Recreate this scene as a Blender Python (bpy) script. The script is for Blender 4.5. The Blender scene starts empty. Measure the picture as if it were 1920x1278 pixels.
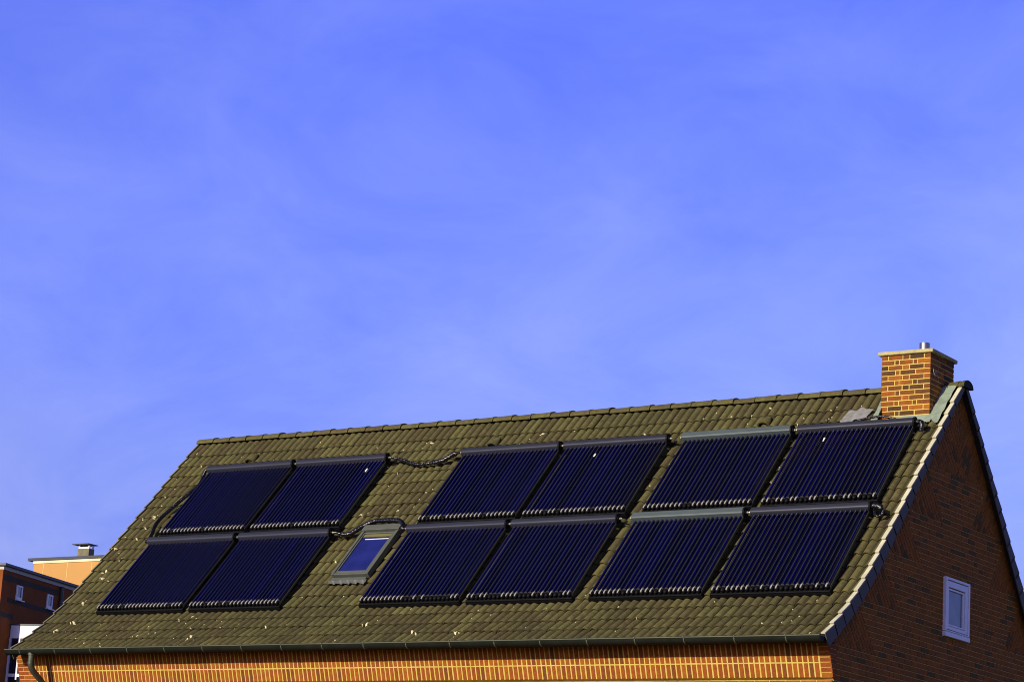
import bpy, math, random
from mathutils import Vector, Matrix
random.seed(11)
S = bpy.context.scene
COL = S.collection
ZO = 10.5                       # height of the ridge line above the ground
R = math.radians
ALPHA = R(48.0083)              # roof pitch
CA, SA = math.cos(ALPHA), math.sin(ALPHA)
LEN = 15.856                    # length of the roof
G = 0.3101                      # tile gauge

# ------------------------------------------------------------------ helpers
class MB:
    """collects geometry (world coordinates) for ONE mesh object"""
    def __init__(s): s.v=[]; s.f=[]; s.m=[]; s.sm=[]; s.t=[]
    def add(s, vs, fs, mat=0, smooth=False, tint=0.5):
        o=len(s.v); s.v += [tuple(p) for p in vs]; s.t += [tint]*len(vs)
        for f in fs: s.f.append(tuple(i+o for i in f)); s.m.append(mat); s.sm.append(smooth)
    def box(s, lo, hi, mat=0, bev=0.0, tint=0.5):
        x0,y0,z0=lo; x1,y1,z1=hi
        s.obox(Vector(((x0+x1)/2,(y0+y1)/2,(z0+z1)/2)), Vector((1,0,0)),Vector((0,1,0)),Vector((0,0,1)),(x1-x0)/2,(y1-y0)/2,(z1-z0)/2,mat,bev,tint)
    def obox(s,c,a,b,n,ha,hb,hn,mat=0,bev=0.0,tint=0.5):
        c=Vector(c)
        if bev<=0:
            vs=[c+a*ha*i+b*hb*j+n*hn*k for k in(-1,1) for j in(-1,1) for i in(-1,1)]
            s.add(vs,[(0,2,3,1),(4,5,7,6),(0,1,5,4),(2,6,7,3),(0,4,6,2),(1,3,7,5)],mat,False,tint); return
        e=min(bev,ha*.45,hb*.45,hn*.45)
        vs=[];idx={}
        for i in(-1,1):
            for j in(-1,1):
                for k in(-1,1):
                    for ax in range(3):
                        h=[ha-e,hb-e,hn-e]; h[ax]+=e
                        idx[(i,j,k,ax)]=len(vs); vs.append(c+a*h[0]*i+b*h[1]*j+n*h[2]*k)
        fs=[]
        for ax in range(3):
            o=[q for q in range(3) if q!=ax]
            for sg in(-1,1):
                q=[]
                for (p1,p2) in((-1,-1),(1,-1),(1,1),(-1,1)):
                    t=[0,0,0];t[ax]=sg;t[o[0]]=p1;t[o[1]]=p2;q.append(idx[(*t,ax)])
                if (sg<0)!=(ax==1): q=q[::-1]
                fs.append(tuple(q))
        for ax in range(3):
            o=[q for q in range(3) if q!=ax]
            for p1 in(-1,1):
                for p2 in(-1,1):
                    q=[]
                    for (t0,w) in((-1,o[0]),(1,o[0]),(1,o[1]),(-1,o[1])):
                        t=[0,0,0];t[ax]=t0;t[o[0]]=p1;t[o[1]]=p2;q.append(idx[(*t,w)])
                    fs.append(tuple(q))
        for i in(-1,1):
            for j in(-1,1):
                for k in(-1,1): fs.append(tuple(idx[(i,j,k,ax)] for ax in range(3)))
        s.add(vs,fs,mat,False,tint)
    def tube(s, pts, r, n=12, mat=0, smooth=True, cap=True, tint=0.5):
        pts=[Vector(p) for p in pts]; rs=r if isinstance(r,(list,tuple)) else [r]*len(pts)
        up=None; vs=[];fs=[]
        for i,p in enumerate(pts):
            t=(pts[min(i+1,len(pts)-1)]-pts[max(i-1,0)]).normalized()
            if up is None:
                up=Vector((0,0,1)) if abs(t.z)<.9 else Vector((1,0,0))
            a=t.cross(up).normalized(); b=a.cross(t).normalized(); up=b
            for k in range(n):
                w=2*math.pi*k/n; vs.append(p+(a*math.cos(w)+b*math.sin(w))*rs[i])
        for i in range(len(pts)-1):
            for k in range(n):
                fs.append((i*n+k,i*n+(k+1)%n,(i+1)*n+(k+1)%n,(i+1)*n+k))
        s.add(vs,fs,mat,smooth,tint)
        if cap:
            m=len(pts)-1
            s.add(vs[:n],[tuple(range(n))],mat,False,tint)
            s.add(vs[m*n:],[tuple(range(n))[::-1]],mat,False,tint)
    def prism(s, poly, ext, mat=0, tint=0.5, smooth_sides=False):
        """poly: 3-D points of a planar outline, ext: extrusion vector"""
        n=len(poly); ext=Vector(ext); a=[Vector(p) for p in poly]; b=[p+ext for p in a]
        s.add(a+b,[tuple(range(n))[::-1],tuple(range(n,2*n))]+[(i,(i+1)%n,n+(i+1)%n,n+i) for i in range(n)],mat,smooth_sides,tint)
    def build(s, name, mats, parent=None, loc=None, fix=True):
        """loc: world position of the object's own origin (default: the parent's)"""
        base = Vector(loc) if loc is not None else (wloc(parent) if parent else Vector((0,0,0)))
        me=bpy.data.meshes.new(name); me.from_pydata([Vector(p)-base for p in s.v],[],s.f)
        mats = mats if isinstance(mats,(list,tuple)) else [mats]
        for m in mats: me.materials.append(m)
        me.polygons.foreach_set('material_index',s.m); me.polygons.foreach_set('use_smooth',s.sm)
        at=me.attributes.new('tint','FLOAT','POINT'); at.data.foreach_set('value',s.t)
        me.update()
        if fix:
            import bmesh
            bm=bmesh.new(); bm.from_mesh(me); bmesh.ops.recalc_face_normals(bm,faces=bm.faces[:]); bm.to_mesh(me); bm.free()
        o=bpy.data.objects.new(name,me); COL.objects.link(o)
        if parent:
            o.parent=parent; o.location=base-wloc(parent)
        else: o.location=base
        return o
def wloc(o):
    v=Vector((0,0,0))
    while o is not None: v=v+o.location; o=o.parent
    return v
def tag(o,label=None,cat=None,group=None,kind=None):
    if label: o['label']=label
    if cat: o['category']=cat
    if group: o['group']=group
    if kind: o['kind']=kind
    return o
def empty(name,loc,rot=None):
    o=bpy.data.objects.new(name,None); COL.objects.link(o); o.location=loc; o.empty_display_size=.2
    if rot: o.rotation_euler=rot
    return o
def W(x,y,z): return Vector((x,y,z+ZO))
def RP(x,v,n=0.0): return W(x,-v*CA-n*SA,-v*SA+n*CA)     # x along the ridge, v down the slope, n off the tiles
def clip(poly,px,py,nx,ny):
    """keep the side where (p-P).n >= 0"""
    out=[]
    for i in range(len(poly)):
        a=poly[i];b=poly[(i+1)%len(poly)]
        da=(a[0]-px)*nx+(a[1]-py)*ny; db=(b[0]-px)*nx+(b[1]-py)*ny
        if da>=0: out.append(a)
        if (da>=0)!=(db>=0):
            t=da/(da-db); out.append((a[0]+(b[0]-a[0])*t,a[1]+(b[1]-a[1])*t))
    return out
def area(p): return abs(sum(p[i][0]*p[(i+1)%len(p)][1]-p[(i+1)%len(p)][0]*p[i][1] for i in range(len(p))))/2

# ------------------------------------------------------------------ materials
def mat(name):
    m=bpy.data.materials.new(name); m.use_nodes=True; nt=m.node_tree
    return m,nt,nt.nodes['Principled BSDF']
def N(nt,t,**k):
    n=nt.nodes.new(t)
    for a,b in k.items():
        if a.startswith('i_'):
            key=a[2:]; key=int(key) if key.isdigit() else key.replace('_',' ')
            n.inputs[key].default_value=b
        else: setattr(n,a,b)
    return n
def ramp(nt,stops,interp='LINEAR'):
    n=nt.nodes.new('ShaderNodeValToRGB'); cr=n.color_ramp; cr.interpolation=interp
    while len(cr.elements)<len(stops): cr.elements.new(.5)
    for e,(p,c) in zip(cr.elements,stops): e.position=p; e.color=(*c,1) if len(c)==3 else c
    return n
def mixc(nt,fac,a,b,mode='MIX'):
    n=nt.nodes.new('ShaderNodeMix'); n.data_type='RGBA'; n.blend_type=mode
    for sock,val in((n.inputs[0],fac),(n.inputs[6],a),(n.inputs[7],b)):
        if hasattr(val,'is_output') : nt.links.new(val,sock)
        elif isinstance(val,(int,float)): sock.default_value=val
        else: sock.default_value=(*val,1)
    return n.outputs[2]
def simple(name,col,rough=.6,metal=0.0,var=.25,scale=6.0,bump=.0,bscale=40.,spec=.5,coat=0.):
    m,nt,b=mat(name); L=nt.links
    tc=N(nt,'ShaderNodeTexCoord'); no=N(nt,'ShaderNodeTexNoise',i_Scale=scale,i_Detail=6.,i_Roughness=.65)
    L.new(tc.outputs['Object'],no.inputs['Vector'])
    r=ramp(nt,[(.25,tuple(c*(1-var) for c in col)),(.75,tuple(min(1,c*(1+var)) for c in col))])
    L.new(no.outputs['Fac'],r.inputs[0]); L.new(r.outputs[0],b.inputs['Base Color'])
    b.inputs['Roughness'].default_value=rough; b.inputs['Metallic'].default_value=metal
    b.inputs['Specular IOR Level'].default_value=spec; b.inputs['Coat Weight'].default_value=coat
    if bump>0:
        n2=N(nt,'ShaderNodeTexNoise',i_Scale=bscale,i_Detail=4.); L.new(tc.outputs['Object'],n2.inputs['Vector'])
        bp=N(nt,'ShaderNodeBump',i_Strength=bump,i_Distance=.01); L.new(n2.outputs['Fac'],bp.inputs['Height']); L.new(bp.outputs[0],b.inputs['Normal'])
    return m
def brick_mat(name,stops,soot=.35):
    m,nt,b=mat(name); L=nt.links
    g=N(nt,'ShaderNodeNewGeometry'); r=ramp(nt,stops,'LINEAR'); L.new(g.outputs['Random Per Island'],r.inputs[0])
    tc=N(nt,'ShaderNodeTexCoord')
    no=N(nt,'ShaderNodeTexNoise',i_Scale=22.,i_Detail=8.,i_Roughness=.7); L.new(tc.outputs['Object'],no.inputs['Vector'])
    r2=ramp(nt,[(.3,(.55,.52,.5)),(.62,(1.1,1.08,1.05))]); L.new(no.outputs['Fac'],r2.inputs[0])
    c=mixc(nt,.8,r.outputs[0],r2.outputs[0],'MULTIPLY')
    n3=N(nt,'ShaderNodeTexNoise',i_Scale=2.3,i_Detail=5.,i_Roughness=.6); L.new(tc.outputs['Object'],n3.inputs['Vector'])
    r3=ramp(nt,[(.52,(0,0,0)),(.72,(1,1,1))]); L.new(n3.outputs['Fac'],r3.inputs[0])
    ml=N(nt,'ShaderNodeMath',operation='MULTIPLY',i_1=soot); L.new(r3.outputs[0],ml.inputs[0])
    c=mixc(nt,ml.outputs[0],c,(.05,.038,.014))
    L.new(c,b.inputs['Base Color']); b.inputs['Roughness'].default_value=.85; b.inputs['Specular IOR Level'].default_value=.25
    bp=N(nt,'ShaderNodeBump',i_Strength=.35,i_Distance=.006); L.new(no.outputs['Fac'],bp.inputs['Height']); L.new(bp.outputs[0],b.inputs['Normal'])
    return m
def tile_mat():
    m,nt,b=mat('weathered_concrete_tile'); L=nt.links
    at=N(nt,'ShaderNodeAttribute',attribute_name='tint'); tc=N(nt,'ShaderNodeTexCoord')
    base=ramp(nt,[(0,TILE[0]),(.5,TILE[1]),(1,TILE[2])]); L.new(at.outputs['Fac'],base.inputs[0])
    n1=N(nt,'ShaderNodeTexNoise',i_Scale=.55,i_Detail=6.,i_Roughness=.62); L.new(tc.outputs['Object'],n1.inputs['Vector'])
    r1=ramp(nt,[(.42,(0,0,0)),(.60,(1,1,1))]); L.new(n1.outputs['Fac'],r1.inputs[0])
    m1=N(nt,'ShaderNodeMath',operation='MULTIPLY',i_1=.5); L.new(r1.outputs[0],m1.inputs[0])
    c=mixc(nt,m1.outputs[0],base.outputs[0],TILE[3])
    n2=N(nt,'ShaderNodeTexNoise',i_Scale=14.,i_Detail=9.,i_Roughness=.75); L.new(tc.outputs['Object'],n2.inputs['Vector'])
    r2=ramp(nt,[(.32,(.5,.5,.5)),(.5,(.95,.95,.95)),(.7,(1.3,1.3,1.22))]); L.new(n2.outputs['Fac'],r2.inputs[0])
    c=mixc(nt,.8,c,r2.outputs[0],'MULTIPLY')
    n4=N(nt,'ShaderNodeTexNoise',i_Scale=5.,i_Detail=7.,i_Roughness=.7); L.new(tc.outputs['Object'],n4.inputs['Vector'])
    r4=ramp(nt,[(.55,(0,0,0)),(.7,(1,1,1))]); L.new(n4.outputs['Fac'],r4.inputs[0])
    m4=N(nt,'ShaderNodeMath',operation='MULTIPLY',i_1=.6); L.new(r4.outputs[0],m4.inputs[0])
    c=mixc(nt,m4.outputs[0],c,TILE[4])
    # darker tone in the water channels and along the lips of each tile
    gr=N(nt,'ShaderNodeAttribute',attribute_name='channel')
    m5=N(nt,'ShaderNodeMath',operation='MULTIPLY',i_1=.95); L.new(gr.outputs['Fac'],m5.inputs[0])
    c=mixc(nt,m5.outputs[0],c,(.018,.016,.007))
    L.new(c,b.inputs['Base Color']); b.inputs['Roughness'].default_value=.9; b.inputs['Specular IOR Level'].default_value=.2
    bp=N(nt,'ShaderNodeBump',i_Strength=.5,i_Distance=.012); L.new(n2.outputs['Fac'],bp.inputs['Height']); L.new(bp.outputs[0],b.inputs['Normal'])
    return m
TILE=[(.081,.066,.028),(.109,.096,.035),(.137,.128,.043),(.070,.067,.026),(.160,.146,.059)]
M={}
M['tile']=tile_mat()
M['brick']=brick_mat('orange_brick',[(0,(.17,.060,.015)),(.10,(.24,.064,.010)),(.35,(.30,.074,.009)),(.7,(.335,.092,.009)),(1,(.36,.112,.010))],.2)
M['chimney_brick']=brick_mat('chimney_brick',[(0,(.06,.034,.013)),(.2,(.13,.05,.012)),(.45,(.20,.065,.011)),(.75,(.32,.090,.009)),(1,(.37,.12,.015))],.55)
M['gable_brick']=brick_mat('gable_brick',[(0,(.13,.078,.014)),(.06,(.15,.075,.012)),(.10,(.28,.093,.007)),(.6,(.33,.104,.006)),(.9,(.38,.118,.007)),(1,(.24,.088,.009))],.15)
M['mortar']=simple('yellow_mortar',(.60,.45,.105),.9,var=.18,scale=9,bump=.3,spec=.2)
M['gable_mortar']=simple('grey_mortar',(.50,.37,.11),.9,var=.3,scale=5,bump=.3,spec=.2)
M['concrete']=simple('chimney_concrete',(.42,.38,.17),.9,var=.3,scale=9,bump=.5,spec=.2)
M['steel']=simple('flue_steel',(.34,.32,.28),.36,metal=1,var=.1)
M['lead']=simple('lead_sheet',(.23,.29,.215),.55,metal=0,var=.3,scale=9,bump=.6,bscale=14)
M['zinc_patch']=simple('grey_sheet',(.28,.28,.26),.45,metal=.2,var=.3,scale=8,bump=.6,bscale=16)
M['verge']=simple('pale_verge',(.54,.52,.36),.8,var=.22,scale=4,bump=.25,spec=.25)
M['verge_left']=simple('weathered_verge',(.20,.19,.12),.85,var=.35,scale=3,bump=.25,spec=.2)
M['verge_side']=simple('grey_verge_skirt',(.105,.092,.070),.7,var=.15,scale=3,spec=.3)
M['gutter']=simple('gutter_dark_zinc',(.013,.015,.011),.6,metal=0,var=.35,scale=3,spec=.04)
M['gutter_lip']=simple('gutter_lip_zinc',(.085,.10,.06),.5,metal=.2,var=.2,scale=5)
M['pipe']=simple('downpipe_zinc',(.07,.078,.045),.5,metal=.15,var=.35,scale=6)
M['dark']=simple('dark_board',(.02,.017,.012),.9,var=.3)
M['header_dark']=simple('anodised_header',(.034,.037,.052),.38,metal=.25,var=.12,scale=3,spec=.6)
M['header_pale']=simple('grey_header',(.078,.102,.102),.5,metal=.1,var=.1,scale=3,spec=.4)
M['black']=simple('black_rubber',(.008,.008,.009),.45,var=.3,scale=20,bump=.3)
M['cap_black']=simple('cap_rubber',(.004,.004,.005),.6,var=.2,scale=20,spec=.15)
M['cap_grey']=simple('cap_dull',(.035,.035,.03),.6,var=.4,scale=20)
M['chrome']=simple('clip_steel',(.36,.35,.31),.3,metal=.25,var=.15)
M['rail']=simple('frame_alu',(.06,.06,.055),.45,metal=.5,var=.2)
M['hose']=simple('wrapped_foil_hose',(.004,.004,.005),.22,var=.4,scale=30,bump=1.0,bscale=45.,spec=.7)
M['lichen']=simple('pale_lichen',(.60,.55,.31),.9,var=.25,scale=40,spec=.1)
M['dropping']=simple('white_dropping',(.85,.83,.72),.8,var=.1,scale=30,spec=.2)
M['sky_frame']=simple('skylight_cladding',(.100,.112,.088),.5,metal=.15,var=.14,scale=6)
M['apron']=simple('apron_lead',(.075,.082,.07),.6,var=.25,scale=9)
M['olive']=simple('olive_tone',(.14,.13,.025),.7,var=.15)
M['white']=simple('white_paint',(.80,.79,.76),.5,var=.05)
M['frame_white']=simple('white_window_frame',(.88,.85,.82),.45,var=.06)
def glass(name,col,rough,spec=.6):
    m,nt,b=mat(name); L=nt.links
    tc=N(nt,'ShaderNodeTexCoord'); no=N(nt,'ShaderNodeTexNoise',i_Scale=3.,i_Detail=3.); L.new(tc.outputs['Object'],no.inputs['Vector'])
    r=ramp(nt,[(.3,tuple(c*.75 for c in col)),(.7,tuple(c*1.2 for c in col))]); L.new(no.outputs['Fac'],r.inputs[0]); L.new(r.outputs[0],b.inputs['Base Color'])
    b.inputs['Roughness'].default_value=rough; b.inputs['Specular IOR Level'].default_value=spec
    b.inputs['Coat Weight'].default_value=.3; b.inputs['Coat Roughness'].default_value=.03
    return m
M['sky_pane']=glass('skylight_glass',(.016,.022,.15),.06)  # blue of the reflected sky is put into the base colour
M['gable_pane']=glass('frosted_glass',(.14,.19,.22),.3,.2)
M['dark_pane']=glass('dark_glass',(.012,.016,.030),.05)
def tube_mat():
    m,nt,b=mat('tube_glass'); L=nt.links
    g=N(nt,'ShaderNodeObjectInfo')
    r=ramp(nt,[(0,(.0004,.0004,.012)),(.5,(.0005,.0004,.026)),(1,(.0008,.0006,.056))]); L.new(g.outputs['Random'],r.inputs[0])
    # grey line along the crown of each glass tube
    tc=N(nt,'ShaderNodeTexCoord'); sx=N(nt,'ShaderNodeSeparateXYZ'); L.new(tc.outputs['Object'],sx.inputs[0])
    ab=N(nt,'ShaderNodeMath',operation='ABSOLUTE'); L.new(sx.outputs['X'],ab.inputs[0])
    mr=N(nt,'ShaderNodeMapRange',i_1=.002,i_2=.0085,i_3=1.,i_4=0.); L.new(ab.outputs[0],mr.inputs[0])
    gt=N(nt,'ShaderNodeMath',operation='GREATER_THAN',i_1=0.); L.new(sx.outputs['Z'],gt.inputs[0])
    mu=N(nt,'ShaderNodeMath',operation='MULTIPLY'); L.new(mr.outputs[0],mu.inputs[0]); L.new(gt.outputs[0],mu.inputs[1])
    no=N(nt,'ShaderNodeTexNoise',i_Scale=3.,i_Detail=5.); L.new(tc.outputs['Object'],no.inputs['Vector'])
    mu2=N(nt,'ShaderNodeMath',operation='MULTIPLY'); L.new(mu.outputs[0],mu2.inputs[0]); L.new(no.outputs['Fac'],mu2.inputs[1])
    L.new(mixc(nt,mu2.outputs[0],r.outputs[0],(.056,.057,.080)),b.inputs['Base Color']); b.inputs['Roughness'].default_value=.12; b.inputs['Specular IOR Level'].default_value=.5
    b.inputs['Coat Weight'].default_value=1.0; b.inputs['Coat Roughness'].default_value=.04; b.inputs['Coat IOR'].default_value=1.5
    return m
M['tube']=tube_mat()
M['far_brick']=simple('far_brick',(.25,.075,.018),.9,var=.25,scale=1.2,spec=.2)
M['far_band']=simple('far_dark_brick',(.075,.065,.045),.9,var=.25,scale=1.5,spec=.2)
M['far_fascia']=simple('far_fascia',(.50,.50,.40),.7,var=.1)
M['far_roof']=simple('far_roof_metal',(.06,.065,.07),.5,metal=.3,var=.15)
M['orange_render']=simple('orange_render',(.52,.29,.09),.85,var=.05,scale=.3,spec=.2)
M['render_joint']=simple('pale_joint',(.75,.55,.20),.85,var=.05)
M['cream']=simple('cream_band',(.80,.74,.42),.8,var=.06)
M['far_chimney']=simple('far_chimney_concrete',(.17,.16,.09),.9,var=.3,scale=2)
M['ground']=simple('ground_grass',(.055,.055,.024),.95,var=.4,scale=.4,spec=.1)

# ------------------------------------------------------------------ roof profile: (Y,Z) of each row's lower edge
APEX=(.22,.244)
ROWS=[(.10,.111)]+[(-k*G*CA,-k*G*SA) for k in range(1,14)]+[(-2.900,-3.216),(-3.122,-3.440),(-3.348,-3.653),(-3.578,-3.855),(-3.815,-4.045),(-4.062,-4.222),(-4.318,-4.400)]
KR=.885
def mirror(p): return (.22+(.22-p[0])*KR,p[1])
REAR=[mirror(p) for p in ROWS]
NT=52; TW=LEN/NT
WH=.045
def wave(u):                 # 0..1 over one tile, two rolls
    t=(u*2)%1.0
    c=.5-.5*math.cos(2*math.pi*t)
    d=1-c**.55
    return -WH*d
def frame_of(rows,k):
    a=Vector((0,*rows[k]));b=Vector((0,*rows[k+1])); d=(b-a); l=d.length; d=d/l
    n=Vector((1,0,0)).cross(d); n=n if n.z>0 else -n
    return a,d,n,l
def surf(x,rf):              # point on the front tiles: x along ridge, rf = row number
    k=min(19,max(0,int(rf))); t=rf-k; a,d,n,l=frame_of(ROWS,k)
    u=((x+LEN)/TW)%1.0
    off=-.030*(1-t)+wave(u)
    return a+d*(l*t)+n*off,d,n
house=empty('brick_house',W(-7.9,.2,-ZO)); tag(house,'brick house with olive brown tiled roof, brick chimney and shaded gable end','house')
rng=random.Random(5)
def tiles(rows,fine=True):
    mb=MB(); chan=[]
    nx=17 if fine else 9
    for k in range(20):
        a,d,n,l=frame_of(rows,k)
        for j in range(NT):
            x0=-LEN+j*TW+.0015; x1=x0+TW-.003
            dn=rng.gauss(0,.0022); sl=rng.gauss(0,.004); tw=rng.gauss(0,.0022)
            tint=min(1,max(0,.5+rng.gauss(0,.26)-(.10 if k>15 else 0)))
            if rng.random()<.04: tint=rng.choice((0.,1.))
            vs=[];ch=[]
            for (s,off) in((-.05 if k else 0,-.036),(l*.5,-.016),(l-.01+sl,-.0008),(l+sl,-.003)):
                for i in range(nx):
                    u=i/(nx-1); x=x0+(x1-x0)*u
                    lift=.005*max(0,1-u*10)*-1+.004*max(0,1-(1-u)*9)
                    vs.append(W(0,0,0)+a+d*s+n*(off+wave(u)+dn+tw*(u-.5)*2+lift)+Vector((x,0,0)))
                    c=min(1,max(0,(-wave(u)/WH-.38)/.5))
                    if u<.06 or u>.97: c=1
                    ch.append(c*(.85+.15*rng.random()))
            fs=[(r*nx+i,r*nx+i+1,(r+1)*nx+i+1,(r+1)*nx+i) for r in range(3) for i in range(nx-1)]
            mb.add(vs,fs,0,True,tint); chan+=ch
            lip=vs[3*nx:]; low=[p-n*.020-d*.004 for p in lip]; low2=[p-n*.022-d*.10 for p in lip]
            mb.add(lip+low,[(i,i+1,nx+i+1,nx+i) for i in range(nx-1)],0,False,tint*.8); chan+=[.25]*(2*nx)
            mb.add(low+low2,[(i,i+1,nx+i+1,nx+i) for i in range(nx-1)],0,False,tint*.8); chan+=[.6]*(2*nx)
    # roofing felt and battens below the tiles
    for k in range(20):
        a,d,n,l=frame_of(rows,k)
        q=[W(0,0,0)+a+n*-.10,W(0,0,0)+a+d*l+n*-.10]
        mb.add([q[0]+Vector((-LEN+.03,0,0)),q[0]+Vector((-.03,0,0)),q[1]+Vector((-.03,0,0)),q[1]+Vector((-LEN+.03,0,0))],[(0,1,2,3)],1); chan+=[0]*4
    return mb,chan
mb,chan=tiles(ROWS)
mr,cr=tiles(REAR,False)
o0=len(mb.v); mb.v+=mr.v; mb.t+=mr.t; mb.f+=[tuple(i+o0 for i in f) for f in mr.f]; mb.m+=mr.m; mb.sm+=mr.sm; chan+=cr
roof=mb.build('roof',[M['tile'],M['dark']],house,fix=False)
at=roof.data.attributes.new('channel','FLOAT','POINT'); at.data.foreach_set('value',chan)

# ridge capping: overlapping half-round caps (one run, like the tiles)
mb=MB(); C0=.405; rc=.160
nseg=14
def cap_piece(xa,xb,skip=False):
    vs=[];tint=min(1,max(0,.55+rng.gauss(0,.22))); dz=rng.gauss(0,.004); dr=rng.gauss(0,.003)
    st=[(xa,rc+dr),(xa+.03,rc+dr),(xb-.055,rc+dr+.012),(xb-.05,rc+dr+.022),(xb,rc+dr+.024)]
    for x,r in st:
        for i in range(nseg+1):
            w=math.pi*(-.04+1.08*i/nseg); vs.append(W(x,.22-math.cos(w)*r,.080+dz+math.sin(w)*r*.60))
    m=nseg+1
    mb.add(vs,[(q*m+i,q*m+i+1,(q+1)*m+i+1,(q+1)*m+i) for q in range(len(st)-1) for i in range(nseg)],0,True,tint)
    e=vs[-m:]; e2=[W(p.x-.002,.22+(p.y-.22)*.86,.080+(p.z-ZO-.080)*.86) for p in e]
    mb.add(e+e2,[(i,i+1,m+i+1,m+i) for i in range(nseg)],0,False,tint)
x=-LEN-.02
first=True
while x<-.05:
    xb=min(x+C0,.03)
    cap_piece(x,xb+.02); x+=C0
for X in (-LEN-.015,.035):       # closed end discs
    pts=[W(X,.22-math.cos(math.pi*(-.04+1.08*i/nseg))*rc*.97,.080+math.sin(math.pi*(-.04+1.08*i/nseg))*rc*.58) for i in range(nseg+1)]
    mb.prism(pts,(.012,0,0),1)
# mortar bed
mb.box(W(-LEN+.02,.13,-.02),W(-.05,.31,.07),1)
chn=None
ridge=mb.build('ridge_capping',[M['tile'],M['dark']],roof)
ridge.data.attributes.new('channel','FLOAT','POINT')

# verge tiles: pale top strip stepped at each row, grey skirt on the outside
def verge(rows,xs,sgn,wid=.085):
    mb=MB(); X=Vector((1,0,0))
    for k in range(20):
        a,d,n,l=frame_of(rows,k)
        A=W(0,0,0)+a+Vector((xs,0,0))
        dk=.11+.10*min(1,k/12)
        j=rng.gauss(0,.002)
        s0,s1=-.015,l+.012
        pA=A+d*s0+n*-.022; pB=A+d*s1+n*(.012+j)
        th=n*.020
        vs=[pA-X*sgn*wid,pA,pB,pB-X*sgn*wid]
        rnd=[v-th for v in vs]
        mb.add(vs+rnd,[(0,1,2,3),(4,7,6,5),(3,2,6,7),(0,3,7,4),(0,4,5,1),(1,5,6,2)],0,False,.5)
        # skirt
        o=X*sgn*.004
        t=X*sgn*.014
        q=[pA-n*.016+o,pB-n*.016+o,A+d*s1-n*dk+o,A+d*s0-n*(dk-.004)+o]
        mb.add([p for p in q]+[p-t*1.0 for p in q],[(0,1,2,3),(4,7,6,5),(0,4,5,1),(1,5,6,2),(2,6,7,3),(3,7,4,0)],1,False,.5)
    return mb
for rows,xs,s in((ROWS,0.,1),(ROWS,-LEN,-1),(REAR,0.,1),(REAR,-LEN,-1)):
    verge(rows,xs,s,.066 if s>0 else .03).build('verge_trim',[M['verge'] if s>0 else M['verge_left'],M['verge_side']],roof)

# vent tiles: small hoods over one roll
for vx,vv in((-14.172,.575),(-8.69,.60),(-3.263,.545)):
    mb=MB(); n=11; L=.25
    jx=round((vx+LEN)/(TW/2)-.5)+.5; cx=-LEN+jx*TW/2
    st=[(-.20,.02,.05),(-.12,.050,.080),(-.02,.080,.100),(.06,.094,.112)]
    vs=[]
    for (s,h,w) in st:
        for i in range(n):
            a=math.pi*i/(n-1); vs.append(RP(cx-math.cos(a)*w,vv+s,-.02+math.sin(a)*h))
    mb.add(vs,[(q*n+i,q*n+i+1,(q+1)*n+i+1,(q+1)*n+i) for q in range(len(st)-1) for i in range(n-1)],0,True,.6)
    e=vs[-n:]; e2=[RP(cx-math.cos(math.pi*i/(n-1))*.090,vv+.058,-.02+math.sin(math.pi*i/(n-1))*.072) for i in range(n)]
    mb.add(e+e2,[(i,i+1,n+i+1,n+i) for i in range(n-1)],0,False,.7)
    back=[RP(cx-math.cos(math.pi*i/(n-1))*.092,vv+.03,-.015+math.sin(math.pi*i/(n-1))*.072) for i in range(n)]
    mb.add(back,[tuple(range(n))],1)  # dark disc stands in for the shade inside the hood mouth
    o=mb.build('vent_tile',[M['tile'],M['dark']],roof); o.data.attributes.new('channel','FLOAT','POINT')

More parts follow.
